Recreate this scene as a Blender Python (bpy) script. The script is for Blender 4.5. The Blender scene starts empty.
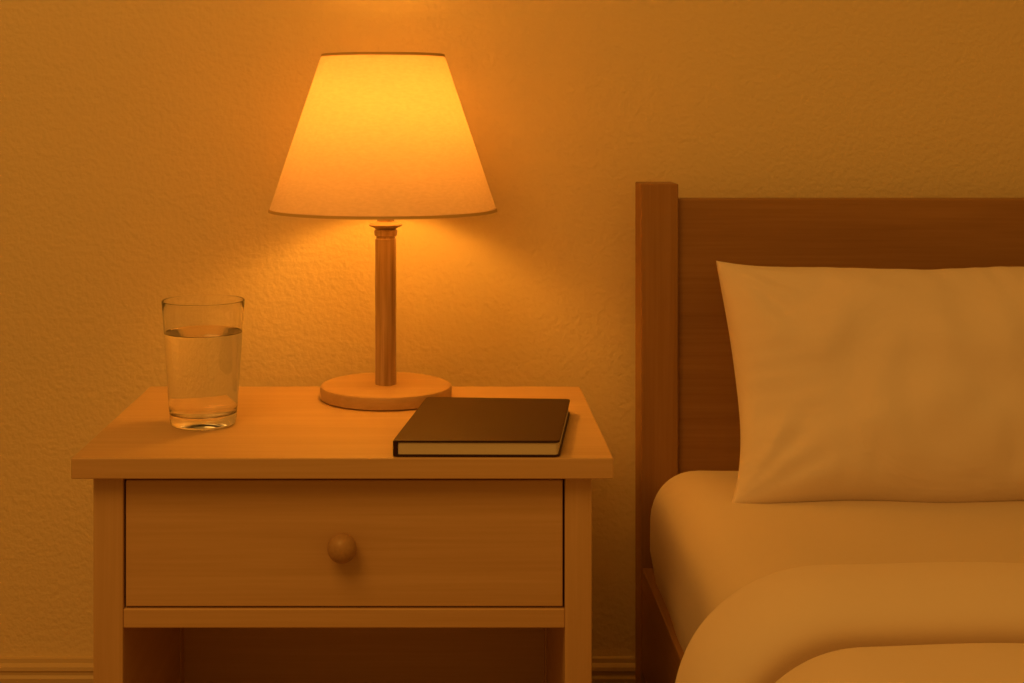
import bpy, bmesh, math
from mathutils import Vector, noise

S = bpy.context.scene
S.view_settings.view_transform = 'Standard'
S.view_settings.look = 'None'
CD = 2.06          # camera distance to the wall (wall face at Y=0)
CZ = 0.90
TOP = 0.5164       # table top height

# ------------------------------------------------------------------ materials
def new_mat(name):
    m = bpy.data.materials.new(name); m.use_nodes = True
    nt = m.node_tree
    return m, nt, nt.nodes['Principled BSDF']

def wood(name, c1, c2, axis='X', rough=0.5, scale=1.0, bump=0.15):
    m, nt, b = new_mat(name)
    N, L = nt.nodes, nt.links
    tc = N.new('ShaderNodeTexCoord'); mp = N.new('ShaderNodeMapping')
    st = {'X': (1.2, 22, 22), 'Y': (22, 1.2, 22), 'Z': (22, 22, 1.2)}[axis]
    mp.inputs['Scale'].default_value = [s*scale for s in st]
    L.new(tc.outputs['Object'], mp.inputs['Vector'])
    n1 = N.new('ShaderNodeTexNoise'); n1.inputs['Scale'].default_value = 1.6
    n1.inputs['Detail'].default_value = 5; n1.inputs['Distortion'].default_value = 0.6
    L.new(mp.outputs[0], n1.inputs['Vector'])
    mp2 = N.new('ShaderNodeMapping')
    st2 = {'X': (6, 260, 260), 'Y': (260, 6, 260), 'Z': (260, 260, 6)}[axis]
    mp2.inputs['Scale'].default_value = st2
    L.new(tc.outputs['Object'], mp2.inputs['Vector'])
    n2 = N.new('ShaderNodeTexNoise'); n2.inputs['Scale'].default_value = 1.0
    n2.inputs['Detail'].default_value = 3
    L.new(mp2.outputs[0], n2.inputs['Vector'])
    mx = N.new('ShaderNodeMath'); mx.operation = 'MULTIPLY_ADD'
    mx.inputs[1].default_value = 0.45
    L.new(n2.outputs['Fac'], mx.inputs[0])
    m1 = N.new('ShaderNodeMath'); m1.operation = 'MULTIPLY'; m1.inputs[1].default_value = 0.6
    L.new(n1.outputs['Fac'], m1.inputs[0]); L.new(m1.outputs[0], mx.inputs[2])
    cr = N.new('ShaderNodeValToRGB')
    cr.color_ramp.elements[0].position = 0.32; cr.color_ramp.elements[0].color = (*c2, 1)
    cr.color_ramp.elements[1].position = 0.68; cr.color_ramp.elements[1].color = (*c1, 1)
    L.new(mx.outputs[0], cr.inputs['Fac'])
    L.new(cr.outputs[0], b.inputs['Base Color'])
    b.inputs['Roughness'].default_value = rough
    b.inputs['Specular IOR Level'].default_value = 0.35
    bp = N.new('ShaderNodeBump'); bp.inputs['Strength'].default_value = bump
    bp.inputs['Distance'].default_value = 0.001
    L.new(mx.outputs[0], bp.inputs['Height']); L.new(bp.outputs[0], b.inputs['Normal'])
    return m

def cloth(name, col, weave=900, fold=0.35, fscale=9):
    m, nt, b = new_mat(name)
    N, L = nt.nodes, nt.links
    tc = N.new('ShaderNodeTexCoord')
    n1 = N.new('ShaderNodeTexNoise'); n1.inputs['Scale'].default_value = weave
    n1.inputs['Detail'].default_value = 2
    n2 = N.new('ShaderNodeTexNoise'); n2.inputs['Scale'].default_value = fscale
    n2.inputs['Detail'].default_value = 3; n2.inputs['Distortion'].default_value = 0.8
    L.new(tc.outputs['Object'], n1.inputs['Vector']); L.new(tc.outputs['Object'], n2.inputs['Vector'])
    b1 = N.new('ShaderNodeBump'); b1.inputs['Strength'].default_value = fold; b1.inputs['Distance'].default_value = 0.012
    L.new(n2.outputs['Fac'], b1.inputs['Height'])
    b2 = N.new('ShaderNodeBump'); b2.inputs['Strength'].default_value = 0.25; b2.inputs['Distance'].default_value = 0.0006
    L.new(n1.outputs['Fac'], b2.inputs['Height']); L.new(b1.outputs[0], b2.inputs['Normal'])
    L.new(b2.outputs[0], b.inputs['Normal'])
    b.inputs['Base Color'].default_value = (*col, 1)
    b.inputs['Roughness'].default_value = 0.95
    b.inputs['Specular IOR Level'].default_value = 0.1
    b.inputs['Sheen Weight'].default_value = 0.1
    return m

def wall_mat():
    m, nt, b = new_mat('painted_plaster')
    N, L = nt.nodes, nt.links
    tc = N.new('ShaderNodeTexCoord')
    n1 = N.new('ShaderNodeTexNoise'); n1.inputs['Scale'].default_value = 120
    n1.inputs['Detail'].default_value = 3; n1.inputs['Roughness'].default_value = 0.5
    n2 = N.new('ShaderNodeTexNoise'); n2.inputs['Scale'].default_value = 10
    n2.inputs['Detail'].default_value = 3
    for n in (n1, n2): L.new(tc.outputs['Object'], n.inputs['Vector'])
    b1 = N.new('ShaderNodeBump'); b1.inputs['Strength'].default_value = 0.6; b1.inputs['Distance'].default_value = 0.0030
    L.new(n1.outputs['Fac'], b1.inputs['Height'])
    b2 = N.new('ShaderNodeBump'); b2.inputs['Strength'].default_value = 0.15; b2.inputs['Distance'].default_value = 0.006
    L.new(n2.outputs['Fac'], b2.inputs['Height']); L.new(b1.outputs[0], b2.inputs['Normal'])
    L.new(b2.outputs[0], b.inputs['Normal'])
    b.inputs['Base Color'].default_value = (0.84, 0.685, 0.42, 1)
    b.inputs['Roughness'].default_value = 0.8
    b.inputs['Specular IOR Level'].default_value = 0.2
    return m

def plain(name, col, rough=0.5, metal=0.0, bump=0.0, bscale=400):
    m, nt, b = new_mat(name)
    N, L = nt.nodes, nt.links
    b.inputs['Base Color'].default_value = (*col, 1)
    b.inputs['Roughness'].default_value = rough
    b.inputs['Metallic'].default_value = metal
    n = N.new('ShaderNodeTexNoise'); n.inputs['Scale'].default_value = bscale
    tc = N.new('ShaderNodeTexCoord'); L.new(tc.outputs['Object'], n.inputs['Vector'])
    if bump:
        bp = N.new('ShaderNodeBump'); bp.inputs['Strength'].default_value = bump; bp.inputs['Distance'].default_value = 0.0005
        L.new(n.outputs['Fac'], bp.inputs['Height']); L.new(bp.outputs[0], b.inputs['Normal'])
    return m

PINE1, PINE2 = (0.69, 0.465, 0.24), (0.59, 0.375, 0.18)
pineX = wood('pine_x', PINE1, PINE2, 'X', 0.45)
pineY = wood('pine_y', PINE1, PINE2, 'Y', 0.5)
pineZ = wood('pine_z', PINE1, PINE2, 'Z', 0.5)
BR1, BR2 = (0.38, 0.205, 0.08), (0.29, 0.145, 0.052)
brX = wood('brown_wood_x', BR1, BR2, 'X', 0.5, bump=0.3)
brY = wood('brown_wood_y', BR1, BR2, 'Y', 0.5)
brZ = wood('brown_wood_z', BR1, BR2, 'Z', 0.5)
stemM = wood('lamp_stem_wood', (0.62, 0.42, 0.23), (0.30, 0.17, 0.08), 'Z', 0.28, scale=3, bump=0.6)
lampM = wood('lamp_base_wood', (0.62, 0.40, 0.20), (0.50, 0.315, 0.145), 'X', 0.4)
knobM = wood('knob_wood', (0.54, 0.33, 0.16), (0.42, 0.25, 0.11), 'Y', 0.35)
floorM = wood('floor_wood', (0.40, 0.24, 0.12), (0.28, 0.15, 0.07), 'X', 0.4)
brass = plain('brass', (0.85, 0.68, 0.42), 0.35, 1.0)
collarM = plain('collar_wood', (0.42, 0.28, 0.15), 0.6)
trimM = plain('shade_trim', (0.62, 0.42, 0.18), 0.7)
coverM = plain('black_cover', (0.040, 0.017, 0.008), 0.45, bump=0.3, bscale=900)
coverM.node_tree.nodes['Principled BSDF'].inputs['Specular IOR Level'].default_value = 0.25
coverM.node_tree.nodes['Principled BSDF'].inputs['Specular Tint'].default_value = (1, 0.75, 0.5, 1)
trimpaint = plain('trim_paint', (0.64, 0.49, 0.29), 0.5)
pillowM = cloth('pillow_cotton', (0.84, 0.73, 0.66), fold=0.4)
sheetM = cloth('sheet_cotton', (0.76, 0.64, 0.52), fold=0.2, fscale=6)
duvetM = cloth('duvet_cotton', (0.84, 0.715, 0.60), fold=0.3, fscale=6)

# pages
pagesM, nt, b = new_mat('paper_pages')
tc = nt.nodes.new('ShaderNodeTexCoord'); w = nt.nodes.new('ShaderNodeTexWave')
w.bands_direction = 'Z'; w.inputs['Scale'].default_value = 260; w.inputs['Distortion'].default_value = 0.6
cr = nt.nodes.new('ShaderNodeValToRGB')
cr.color_ramp.elements[0].color = (0.46, 0.38, 0.27, 1); cr.color_ramp.elements[1].color = (0.90, 0.82, 0.66, 1)
nt.links.new(tc.outputs['Object'], w.inputs['Vector']); nt.links.new(w.outputs['Fac'], cr.inputs[0])
nt.links.new(cr.outputs[0], b.inputs['Base Color']); b.inputs['Roughness'].default_value = 0.9

# glass, water
def glassy(name, ior, rough=0.0):
    m, nt, b = new_mat(name)
    b.inputs['Base Color'].default_value = (1, 1, 1, 1)
    b.inputs['Transmission Weight'].default_value = 1
    b.inputs['Roughness'].default_value = rough
    b.inputs['IOR'].default_value = ior
    return m
glassM = glassy('clear_glass', 1.45); waterM = glassy('water', 1.33)

# shade
shadeM = bpy.data.materials.new('shade_linen'); shadeM.use_nodes = True
nt = shadeM.node_tree; N, L = nt.nodes, nt.links
N.clear()
out = N.new('ShaderNodeOutputMaterial'); mix = N.new('ShaderNodeMixShader')
d = N.new('ShaderNodeBsdfDiffuse'); t = N.new('ShaderNodeBsdfTranslucent')
tc = N.new('ShaderNodeTexCoord'); nz = N.new('ShaderNodeTexNoise')
mp = N.new('ShaderNodeMapping'); mp.inputs['Scale'].default_value = (1, 1, 3)
nz.inputs['Scale'].default_value = 130; nz.inputs['Detail'].default_value = 4
crr = N.new('ShaderNodeValToRGB')
crr.color_ramp.elements[0].position = 0.3; crr.color_ramp.elements[0].color = (0.82, 0.705, 0.60, 1)
crr.color_ramp.elements[1].position = 0.7; crr.color_ramp.elements[1].color = (0.90, 0.775, 0.68, 1)
L.new(tc.outputs['Object'], mp.inputs[0]); L.new(mp.outputs[0], nz.inputs['Vector'])
L.new(nz.outputs['Fac'], crr.inputs[0])
L.new(crr.outputs[0], d.inputs[0]); L.new(crr.outputs[0], t.inputs[0])
mix.inputs[0].default_value = 0.48
L.new(d.outputs[0], mix.inputs[1]); L.new(t.outputs[0], mix.inputs[2]); L.new(mix.outputs[0], out.inputs[0])

bulbM = bpy.data.materials.new('bulb_glow'); bulbM.use_nodes = True
nt = bulbM.node_tree; nt.nodes.clear()
e = nt.nodes.new('ShaderNodeEmission'); o = nt.nodes.new('ShaderNodeOutputMaterial')
e.inputs[0].default_value = (1.0, 0.40, 0.037, 1); e.inputs[1].default_value = 62
nt.links.new(e.outputs[0], o.inputs[0])

# ------------------------------------------------------------------ builders
def empty(name, loc):
    o = bpy.data.objects.new(name, None); S.collection.objects.link(o)
    o.location = loc; o.empty_display_size = 0.05
    return o

def finish(name, bm, mat, parent=None, smooth=False, bevel=0, seg=3):
    bmesh.ops.recalc_face_normals(bm, faces=bm.faces)
    me = bpy.data.meshes.new(name); bm.to_mesh(me); bm.free()
    if smooth:
        for p in me.polygons: p.use_smooth = True
    me.materials.append(mat)
    ob = bpy.data.objects.new(name, me); S.collection.objects.link(ob)
    if parent:
        ob.parent = parent; ob.location = -Vector(parent.location)
    if bevel:
        md = ob.modifiers.new('bevel', 'BEVEL'); md.width = bevel; md.segments = seg
        md.limit_method = 'ANGLE'; md.harden_normals = False
    return ob

def box(name, x0, x1, d0, d1, z0, z1, mat, parent=None, bevel=0.0015):
    """d = distance from the camera plane, wall at CD"""
    bm = bmesh.new()
    bmesh.ops.create_cube(bm, size=1)
    for v in bm.verts:
        v.co = Vector(((x0+x1)/2 + v.co.x*(x1-x0), (d0+d1)/2 - CD + v.co.y*(d1-d0), (z0+z1)/2 + v.co.z*(z1-z0)))
    return finish(name, bm, mat, parent, False, bevel)

def prism(name, pts, z0, z1, mat, parent=None, bevel=0.001):
    bm = bmesh.new()
    lo = [bm.verts.new((x, y, z0)) for x, y in pts]; hi = [bm.verts.new((x, y, z1)) for x, y in pts]
    bm.faces.new(lo[::-1]); bm.faces.new(hi); n = len(pts)
    for i in range(n): bm.faces.new((lo[i], lo[(i+1) % n], hi[(i+1) % n], hi[i]))
    return finish(name, bm, mat, parent, False, bevel)

def lathe(name, prof, c, mat, parent=None, n=96, axis='Z', closed=False, split=40):
    bm = bmesh.new(); rings = []
    for r, h in prof:
        if r < 1e-6:
            p = (0, 0, h); rings.append([bm.verts.new(p)])
        else:
            rings.append([bm.verts.new((r*math.cos(2*math.pi*i/n), r*math.sin(2*math.pi*i/n), h)) for i in range(n)])
    prs = list(zip(rings, rings[1:]))
    if closed: prs.append((rings[-1], rings[0]))
    for a, b_ in prs:
        for i in range(n):
            j = (i+1) % n
            if len(a) == 1 and len(b_) == 1: continue
            if len(a) == 1: bm.faces.new((a[0], b_[i], b_[j]))
            elif len(b_) == 1: bm.faces.new((a[i], a[j], b_[0]))
            else: bm.faces.new((a[i], a[j], b_[j], b_[i]))
    for v in bm.verts:
        if axis == 'Y': v.co = Vector((v.co.x, -v.co.z, v.co.y))
        v.co += Vector(c)
    ob = finish(name, bm, mat, parent, True)
    if split:
        md = ob.modifiers.new('es', 'EDGE_SPLIT'); md.split_angle = math.radians(split)
    return ob

# ------------------------------------------------------------------ room
bm = bmesh.new()
bmesh.ops.create_cube(bm, size=1)
for v in bm.verts: v.co = Vector((0.3 + v.co.x*5.4, 0.05 + v.co.y*0.1, 1.3 + v.co.z*2.6))
finish('wall_back', bm, wall_mat())
bm = bmesh.new(); bmesh.ops.create_cube(bm, size=1)
for v in bm.verts: v.co = Vector((0.3 + v.co.x*5.4, -1.9 + v.co.y*4.0, -0.05 + v.co.z*0.1))
finish('floor', bm, floorM)
prof = [(0, 0), (-0.015, 0), (-0.015, 0.072), (-0.012, 0.076), (-0.012, 0.080), (-0.014, 0.083), (-0.013, 0.088), (-0.007, 0.092), (-0.006, 0.098), (0, 0.099)]
bm = bmesh.new()
A = [bm.verts.new((-2.4, y, z)) for y, z in prof]; B = [bm.verts.new((3.0, y, z)) for y, z in prof]
bm.faces.new(A); bm.faces.new(B[::-1])
for i in range(len(prof)):
    j = (i+1) % len(prof); bm.faces.new((A[i], B[i], B[j], A[j]))
finish('baseboard_back', bm, trimpaint)

# ------------------------------------------------------------------ nightstand
ns = empty('nightstand', (-0.12, 1.75-CD, 0))
box('top', -0.4223, 0.1790, 1.551, 1.957, TOP-0.0232, TOP, pineX, ns, 0.0015)
zt = TOP-0.0232
F, Bk = 1.572, 1.945
box('leg_1', -0.403, -0.3694, F, F+0.035, 0, zt, pineZ, ns)
box('leg_2', 0.1269, 0.1572, F, F+0.035, 0, zt, pineZ, ns)
box('leg_3', -0.403, -0.3694, Bk-0.035, Bk, 0, zt, pineZ, ns)
box('leg_4', 0.1269, 0.1572, Bk-0.035, Bk, 0, zt, pineZ, ns)
box('side_1', -0.400, -0.3710, F+0.030, Bk-0.03, 0.06, zt, pineY, ns)
box('side_2', 0.1285, 0.1545, F+0.030, Bk-0.03, 0.06, zt, pineY, ns)
box('back_panel', -0.371, 0.1285, Bk-0.012, Bk-0.002, 0.06, zt, pineX, ns)
box('upper_rail', -0.3694, 0.1269, F+0.004, F+0.025, zt-0.0045, zt, pineX, ns, 0.0005)
box('lower_rail', -0.3694, 0.1269, F+0.001, F+0.03, 0.320, 0.3416, pineX, ns)
box('shelf_divider', -0.371, 0.1285, F+0.02, Bk-0.012, 0.324, 0.334, pineX, ns)
box('bottom_shelf', -0.371, 0.1285, F+0.01, Bk-0.012, 0.06, 0.078, pineX, ns)
box('drawer_front', -0.3672, 0.1247, F+0.003, F+0.022, 0.3435, 0.4858, pineX, ns, 0.0016)
box('drawer_box', -0.355, 0.112, F+0.022, Bk-0.03, 0.350, 0.470, pineY, ns)
kp = [(0.0, 0.031), (0.006, 0.0303), (0.011, 0.0275), (0.0150, 0.0225), (0.0165, 0.0165), (0.0155, 0.0110), (0.012, 0.0065), (0.0085, 0.004), (0.0078, 0.0), (0.0, 0.0)]
lathe('knob', kp, (-0.1225, F+0.003-CD, 0.4140), knobM, ns, 48, 'Y')

# ------------------------------------------------------------------ lamp
LD = 1.88
lc = Vector((-0.0885, LD-CD, TOP))
lamp = empty('table_lamp', lc)
cx, cy = lc.x, lc.y
lathe('base', [(0, 0.0003), (0.0855, 0.0003), (0.088, 0.002), (0.0885, 0.014), (0.087, 0.0172), (0.084, 0.0185), (0, 0.0185)], (cx, cy, TOP), lampM, lamp, 128)
sxo = -0.0005
lathe('stem', [(0.0142, 0.018), (0.0142, 0.213), (0.0128, 0.2145), (0.0128, 0.2165), (0.0152, 0.218), (0.0155, 0.2245), (0.0135, 0.2265), (0, 0.2265)], (cx+sxo, cy, TOP), stemM, lamp, 48)
lathe('collar', [(0, 0.2265), (0.013, 0.2265), (0.0165, 0.2285), (0.0215, 0.2305), (0.0225, 0.2325), (0.0205, 0.2345), (0.016, 0.2355), (0.0115, 0.237), (0.0115, 0.250), (0, 0.250)], (cx+sxo, cy, TOP), collarM, lamp, 48)
lathe('socket', [(0, 0.250), (0.0115, 0.250), (0.0115, 0.272), (0.013, 0.274), (0.013, 0.32), (0.009, 0.322), (0, 0.322)], (cx+sxo, cy, TOP), brass, lamp, 48)
BO = 0.018
lathe('bulb', [(r, h+BO) for r, h in [(0, 0.302), (0.010, 0.3025), (0.013, 0.312), (0.018, 0.325), (0.025, 0.340), (0.0285, 0.353), (0.029, 0.364), (0.026, 0.378), (0.019, 0.388), (0.010, 0.3935), (0, 0.395)]], (cx, cy, TOP), bulbM, lamp, 48)
sx = -0.0925
z0s, z1s = 0.768, 0.9765
r0s, r1s = 0.1525, 0.0822
prof = [(r0s + (r1s-r0s)*i/24, z0s + (z1s-z0s)*i/24) for i in range(25)]
prof += [(r-0.0009, z) for r, z in prof[::-1]]
lathe('shade', prof, (sx, cy, 0), shadeM, lamp, 128, closed=True)
def band(name, za, zb, off, mat):
    f = lambda z: r0s + (r1s-r0s)*(z-z0s)/(z1s-z0s)
    lathe(name, [(f(za)+off, za), (f(zb)+off, zb), (f(zb)-0.0012-off, zb), (f(za)-0.0012-off, za)], (sx, cy, 0), mat, lamp, 128, closed=True)
band('shade_trim_bottom', z0s-0.0008, z0s+0.0028, 0.0006, trimM)
band('shade_trim_top', z1s-0.0028, z1s+0.0008, 0.0006, trimM)
for k in range(3):
    a = k*2*math.pi/3 + 0.4
    bm = bmesh.new()
    p0 = Vector((cx, cy, 0.962)); p1 = Vector((sx+0.083*math.cos(a), cy+0.083*math.sin(a), 0.970))
    dv = p1-p0; bmesh.ops.create_cone(bm, segments=10, radius1=0.0012, radius2=0.0012, depth=dv.length)
    q = dv.to_track_quat('Z', 'Y')
    for v in bm.verts: v.co = q @ v.co + (p0+p1)/2
    finish('spider_arm_%d' % (k+1), bm, brass, lamp, True)
for sgn in (-1, 1):
    bm = bmesh.new(); pts = []
    for i in range(25):
        u = i/24
        pts.append(Vector((cx + sgn*(0.010 + 0.034*math.sin(math.pi*u)**0.7)*(1 if u < .98 else .1), cy, TOP+0.272 + (0.962-TOP-0.272)*u)))
    rings = []
    for p in pts:
        rings.append([bm.verts.new(p+Vector((0.001*math.cos(j*math.pi/4), 0.001*math.sin(j*math.pi/4), 0))) for j in range(8)])
    for a, b_ in zip(rings, rings[1:]):
        for j in range(8): bm.faces.new((a[j], a[(j+1) % 8], b_[(j+1) % 8], b_[j]))
    finish('harp_%d' % (1 if sgn < 0 else 2), bm, brass, lamp, True)

# ------------------------------------------------------------------ glass of water
gc = Vector((-0.3055, 1.720-CD, TOP+0.0003))
gl = empty('glass_of_water', gc)
H = 0.1525; ro = lambda z: 0.0402 + (0.0505-0.0402)*(z/H)
th = 0.0015
pr = [(0, 0.0012), (0.032, 0.0010), (0.0355, 0.0), (0.0385, 0.0008), (0.0398, 0.0035)]
pr += [(ro(z), z) for z in [0.01, 0.03, 0.05, 0.08, 0.11, 0.14]]
for i in range(9):
    a = math.pi*i/8
    pr.append((ro(H)-th/2+th/2*math.cos(a), H-th/2+th/2*math.sin(a)))
pr += [(ro(z)-th, z) for z in [0.14, 0.11, 0.08, 0.05, 0.03, 0.0205]]
pr += [(ro(0.018)-th-0.0015, 0.0165), (ro(0.016)-th-0.006, 0.0145), (0.02, 0.0138), (0, 0.0135)]
lathe('glass', pr, gc, glassM, gl, 160, split=0)
WL = 0.113
pw = [(0, 0.0133), (0.02, 0.0136), (ro(0.016)-th-0.0058, 0.0143), (ro(0.018)-th-0.0012, 0.0163)]
pw += [(ro(z)-th+0.0003, z) for z in [0.0205, 0.03, 0.05, 0.08, 0.1, WL+0.0012]]
pw += [(ro(WL)-th-0.0008, WL+0.0004), (ro(WL)-th-0.002, WL+0.0001), (ro(WL)-th-0.004, WL), (0, WL)]
lathe('water', pw, gc, waterM, gl, 160, split=60)

# ------------------------------------------------------------------ notebook
nb = empty('notebook', (0.04, 1.67-CD, TOP))
FL, FR, BR_, BL = [Vector((x, y-CD)) for x, y in [(-0.0660, 1.556), (0.1195, 1.554), (0.1505, 1.782), (-0.0325, 1.795)]]
def quad(il, ir, i_f, ib, n=6, rad=0.006):
    def P(u, v):
        a = FL.lerp(FR, u); b_ = BL.lerp(BR_, u); return a.lerp(b_, v)
    W_, D_ = 0.183, 0.235
    u0, u1, v0, v1 = il/W_, 1-ir/W_, i_f/D_, 1-ib/D_
    pts = []
    ru, rv = rad/W_, rad/D_
    for (cu, cv, a0) in [(u0+ru, v0+rv, 180), (u1-ru, v0+rv, 270), (u1-ru, v1-rv, 0), (u0+ru, v1-rv, 90)]:
        for i in range(n+1):
            a = math.radians(a0 + 90*i/n)
            p = P(cu+ru*math.cos(a), cv+rv*math.sin(a)); pts.append((p.x, p.y))
    return pts
prism('cover_bottom', quad(0, 0, 0, 0), TOP+0.0004, TOP+0.0028, coverM, nb, 0.0006)
prism('cover_top', quad(0, 0, 0, 0), TOP+0.0160, TOP+0.0185, coverM, nb, 0.0008)
prism('spine', quad(0, 0.1775, 0.0005, 0.0005, rad=0.0015), TOP+0.0008, TOP+0.0181, coverM, nb, 0.001)
prism('pages', quad(0.004, 0.0020, 0.0015, 0.002, rad=0.004), TOP+0.0026, TOP+0.0162, pagesM, nb, 0)

# ------------------------------------------------------------------ bed
bed = empty('bed', (0.74, 1.0-CD, 0))
XL, XR = 0.262, 1.235
box('post_1', XL+0.001, XL+0.0535, 1.95, 2.010, 0, 0.800, brZ, bed, 0.002)
box('post_2', XR-0.0535, XR-0.001, 1.95, 2.010, 0, 0.800, brZ, bed, 0.002)
box('headboard_panel', XL+0.0525, XR-0.0525, 1.962, 1.995, 0.20, 0.778, brX, bed, 0.0015)
FD = -0.02
box('post_3', XL+0.001, XL+0.0525, FD-0.055, FD, 0, 0.45, brZ, bed, 0.002)
box('post_4', XR-0.0525, XR-0.001, FD-0.055, FD, 0, 0.45, brZ, bed, 0.002)
box('footboard', XL+0.0515, XR-0.0515, FD-0.045, FD-0.012, 0.12, 0.42, brX, bed, 0.002)
box('side_rail_1', XL+0.003, XL+0.018, FD, 1.95, 0.12, 0.265, brY, bed, 0.0015)
box('side_rail_2', XR-0.018, XR-0.003, FD, 1.95, 0.12, 0.265, brY, bed, 0.0015)
box('slat_platform', XL+0.018, XR-0.018, FD, 1.955, 0.175, 0.195, pineX, bed)

def rounded_box(name, lo, hi, r, mat, parent, disp=None, nc=8, step=0.03):
    lo = Vector(lo); hi = Vector(hi)
    def coords(a, b_):
        c = [a + r*(1-math.cos(i/nc*math.pi/2)) for i in range(nc+1)]
        n = max(2, int((b_-a-2*r)/step)); c += [a+r+(b_-a-2*r)*i/n for i in range(1, n)]
        c += [b_ - r*(1-math.cos((nc-i)/nc*math.pi/2)) for i in range(nc+1)]
        return c
    C = [coords(lo[i], hi[i]) for i in range(3)]
    bm = bmesh.new(); cache = {}
    il, ih = lo+Vector((r,)*3), hi-Vector((r,)*3)
    def V(p):
        k = tuple(round(x, 6) for x in p)
        if k not in cache:
            p = Vector(p); q = Vector([min(max(p[i], il[i]), ih[i]) for i in range(3)])
            n = (p-q).normalized(); w_ = q+n*r
            if disp: w_ = w_ + disp(w_, n)
            cache[k] = bm.verts.new(w_)
        return cache[k]
    for ax in range(3):
        a1, a2 = (ax+1) % 3, (ax+2) % 3
        for side in (lo[ax], hi[ax]):
            for i in range(len(C[a1])-1):
                for j in range(len(C[a2])-1):
                    q = []
                    for (ii, jj) in ((i, j), (i+1, j), (i+1, j+1), (i, j+1)):
                        p = [0, 0, 0]; p[ax] = side; p[a1] = C[a1][ii]; p[a2] = C[a2][jj]; q.append(V(p))
                    bm.faces.new(q)
    return finish(name, bm, mat, parent, True)

def mdisp(p, n):
    a = noise.noise(Vector((p.x*4, p.y*4, p.z*4)))*0.005
    a += noise.noise(Vector((p.x*11+3, p.y*7, p.z*9)))*0.004
    a += 0.005*max(0, n.z)*(1-((p.x-0.745)/0.49)**2)
    return n*a + Vector((-0.009 if p.x < 0.5 else 0.009, 0, 0))*max(0, min(1, (p.z-0.25)/0.05))
rounded_box('mattress', (XL+0.0155, 0.0-CD, 0.195), (XR-0.0155, 1.952-CD, 0.415), 0.066, sheetM, bed, mdisp)

# pillow --------------------------------------------------------------
def pillow():
    bm = bmesh.new()
    NX, NT = 190, 110
    a = 0.370
    bot = Vector((0.723, 1.733-CD, 0.414)); top = Vector((0.723, 1.915-CD, 0.697))
    up = (top-bot); hh = up.length/2; upn = up.normalized()
    nrm = Vector((1, 0, 0)).cross(upn).normalized()
    if nrm.y > 0: nrm = -nrm
    c = (bot+top)/2
    def pt(s, t, side):
        lx = a*s*(1 - 0.043*(1-abs(t)**2.6)*(1-0.62*t)) + 0.008*(-t)*s
        ly = hh*t*(1 - 0.115*(1-abs(s)**5) * (1 if t > 0 else 0.0))
        ly += 0.002*math.sin(s*9+1)*abs(t)**4*(1-s**8)
        e = max(0, (1-abs(s)**2.8))*max(0, (1-abs(t)**2.6))
        h = (0.088 if side > 0 else 0.045)*e**0.5
        wv = noise.noise(Vector((s*2.6+side*4, t*1.8, 1.7)))*0.014
        wv += noise.noise(Vector((s*7+5, t*3.0, 4.2)))*0.008
        for (cs, ct) in ((-1, 1), (-1, -1), (1, 1), (1, -1)):
            dx, dy = (s-cs)*a, (t-ct)*hh
            rr = math.hypot(dx, dy); an = math.atan2(dy, dx)
            wv += 0.004*math.sin(an*14+cs)*math.exp(-(rr-0.08)**2/0.003)
        pk = 0.0030*math.sin(s*52+2.5*math.sin(s*9))*math.exp(-(1-abs(t))*5)
        pk += 0.0032*math.sin(t*34+math.sin(t*7))*math.exp(-(1-abs(s))*11)
        h = h + (wv+pk)*min(1, e*2.2)
        return c + Vector((1, 0, 0))*lx + upn*ly + nrm*(h*side)
    def S_(i, n):
        u = i/n; return math.sin((u-0.5)*math.pi)*0.6 + (2*u-1)*0.4
    grid = {}
    for side in (1, -1):
        for i in range(NX+1):
            for j in range(NT+1):
                edge = i in (0, NX) or j in (0, NT)
                k = (0 if edge else side, i, j)
                if k not in grid: grid[k] = bm.verts.new(pt(S_(i, NX), S_(j, NT), side))
        for i in range(NX):
            for j in range(NT):
                f = []
                for ii, jj in ((i, j), (i+1, j), (i+1, j+1), (i, j+1)):
                    edge = ii in (0, NX) or jj in (0, NT)
                    f.append(grid[(0 if edge else side, ii, jj)])
                bm.faces.new(f if side > 0 else f[::-1])
    return finish('pillow', bm, pillowM, None, True)
pillow()

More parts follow.
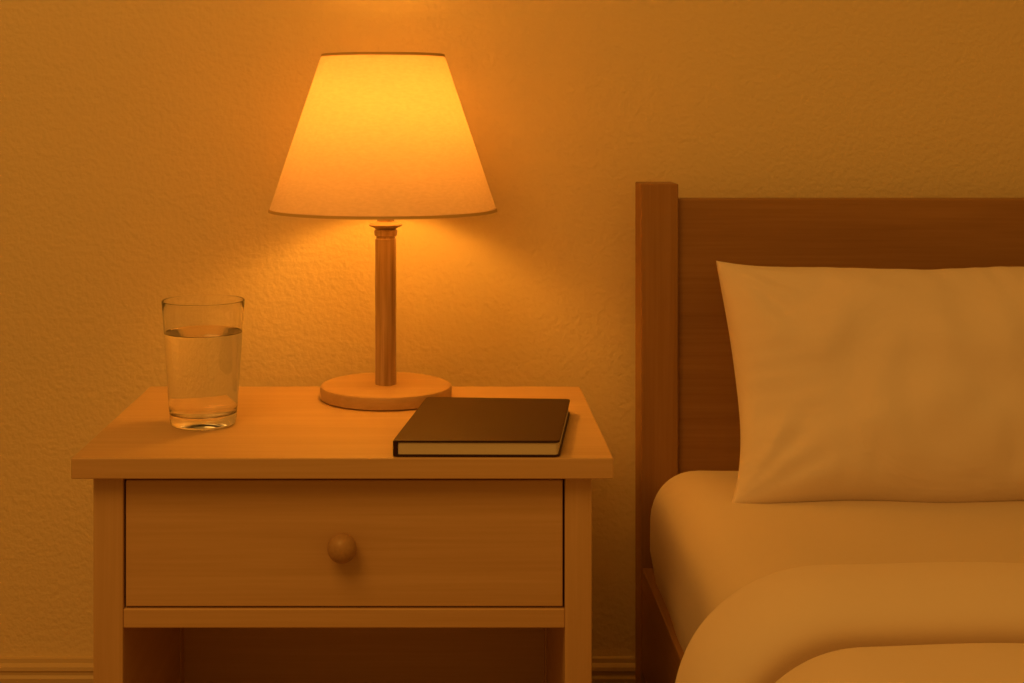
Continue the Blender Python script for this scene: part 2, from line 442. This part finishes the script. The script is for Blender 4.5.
# duvet ---------------------------------------------------------------
def duvet():
    bm = bmesh.new()
    xl, xr, zt_, zb, R = XL-0.001, XR+0.001, 0.419, 0.17, 0.092
    path = []
    n1 = 14
    for i in range(n1): path.append((xl, zb+(zt_-R-zb)*i/n1, -1, 0))
    for i in range(17):
        a = math.pi - (math.pi/2)*i/16
        path.append((xl+R+R*math.cos(a), zt_-R+R*math.sin(a), math.cos(a), math.sin(a)))
    n2 = 60
    for i in range(1, n2): path.append((xl+R+(xr-xl-2*R)*i/n2, zt_, 0, 1))
    for i in range(17):
        a = math.pi/2 - (math.pi/2)*i/16
        path.append((xr-R+R*math.cos(a), zt_-R+R*math.sin(a), math.cos(a), math.sin(a)))
    for i in range(1, n1+1): path.append((xr, zt_-R+(zb-zt_+R)*i/n1, 1, 0))
    prof = []
    for i in range(17):   # rolled head edge, slightly overhanging the sheet
        a = -math.pi*0.62 + math.pi*1.12*i/16
        prof.append((1.310+0.0265*math.cos(a), 0.0262+0.0262*math.sin(a)))
    prof[0] = (prof[0][0], 0.0)
    prof += [(1.300, 0.0528), (1.290, 0.0532), (1.280, 0.0533), (1.271, 0.0530), (1.261, 0.0520), (1.250, 0.0500), (1.238, 0.047), (1.228, 0.0425), (1.221, 0.036), (1.2175, 0.029), (1.218, 0.022), (1.222, 0.015), (1.228, 0.009), (1.230, 0.006),
             (1.224, 0.006), (1.216, 0.0105), (1.208, 0.0165), (1.199, 0.0225), (1.186, 0.0285), (1.17, 0.033), (1.145, 0.036)]
    dd = 1.115
    while dd > 0.05:
        prof.append((dd, 0.037)); dd -= 0.03
    prof += [(0.03, 0.033), (0.02, 0.025), (0.015, 0.01), (0.018, 0.0)]
    M = len(path); rows = []
    for j, (dp, h) in enumerate(prof):
        row = []
        for i, (x, z, nx, nz) in enumerate(path):
            e = min(i, M-1-i)/3.0
            k = math.sqrt(max(0, 1-(1-min(1, e))**2))
            hang = max(0.0, (zt_-0.04-z))/0.25
            ww = noise.noise(Vector((x*3.0, dp*4.0, z*3)))*0.010 + noise.noise(Vector((x*7+9, dp*9, z*7)))*0.006
            ww *= min(1, h/0.03)
            fold = 0.012*math.sin(dp*17+1.0)*hang*min(1, h/0.03)
            side = 0.006*abs(nx)*min(1, h/0.03)
            hh = (h*k + ww*k + fold*k + side*k)
            ed = dp + noise.noise(Vector((x*2.2, 0.3, z*2.2)))*0.012*(1 if dp > 1.1 else 0) - 0.02*hang*(1 if dp > 1.1 else 0.3)
            row.append(bm.verts.new((x+nx*hh, ed-CD, z+nz*hh)))
        rows.append(row)
    for a, b_ in zip(rows, rows[1:]):
        for i in range(M-1): bm.faces.new((a[i], a[i+1], b_[i+1], b_[i]))
    ob = finish('duvet', bm, duvetM, None, True)
    md = ob.modifiers.new('sub', 'SUBSURF'); md.levels = 1; md.render_levels = 1
duvet()

# ------------------------------------------------------------------ light
w = bpy.data.worlds.new('room_glow'); S.world = w; w.use_nodes = True
bg = w.node_tree.nodes['Background']
bg.inputs[0].default_value = (1.0, 0.425, 0.055, 1); bg.inputs[1].default_value = 0.285
al = bpy.data.lights.new('added_fill_light', 'AREA'); al.shape = 'DISK'; al.size = 1.3  # soft warm fill added above the camera to model the bedding, no real fixture
al.energy = 16; al.color = (1.0, 0.43, 0.068)
ao = bpy.data.objects.new('added_fill_light', al); S.collection.objects.link(ao)
ao.location = (-0.7, -1.9, 2.4)
ao.rotation_euler = (Vector((0.1, -0.2, 0.4))-Vector(ao.location)).to_track_quat('-Z', 'Y').to_euler()

# ------------------------------------------------------------------ camera
cam = bpy.data.cameras.new('camera'); co = bpy.data.objects.new('camera', cam)
S.collection.objects.link(co); S.camera = co
co.location = (0, -CD, CZ); co.rotation_euler = (math.radians(90), 0, 0)
cam.sensor_width = 36; cam.lens = 1400/1024*36
cam.shift_x = (512-452)/1024; cam.shift_y = -(341.5-112)/1024
cam.clip_start = 0.02
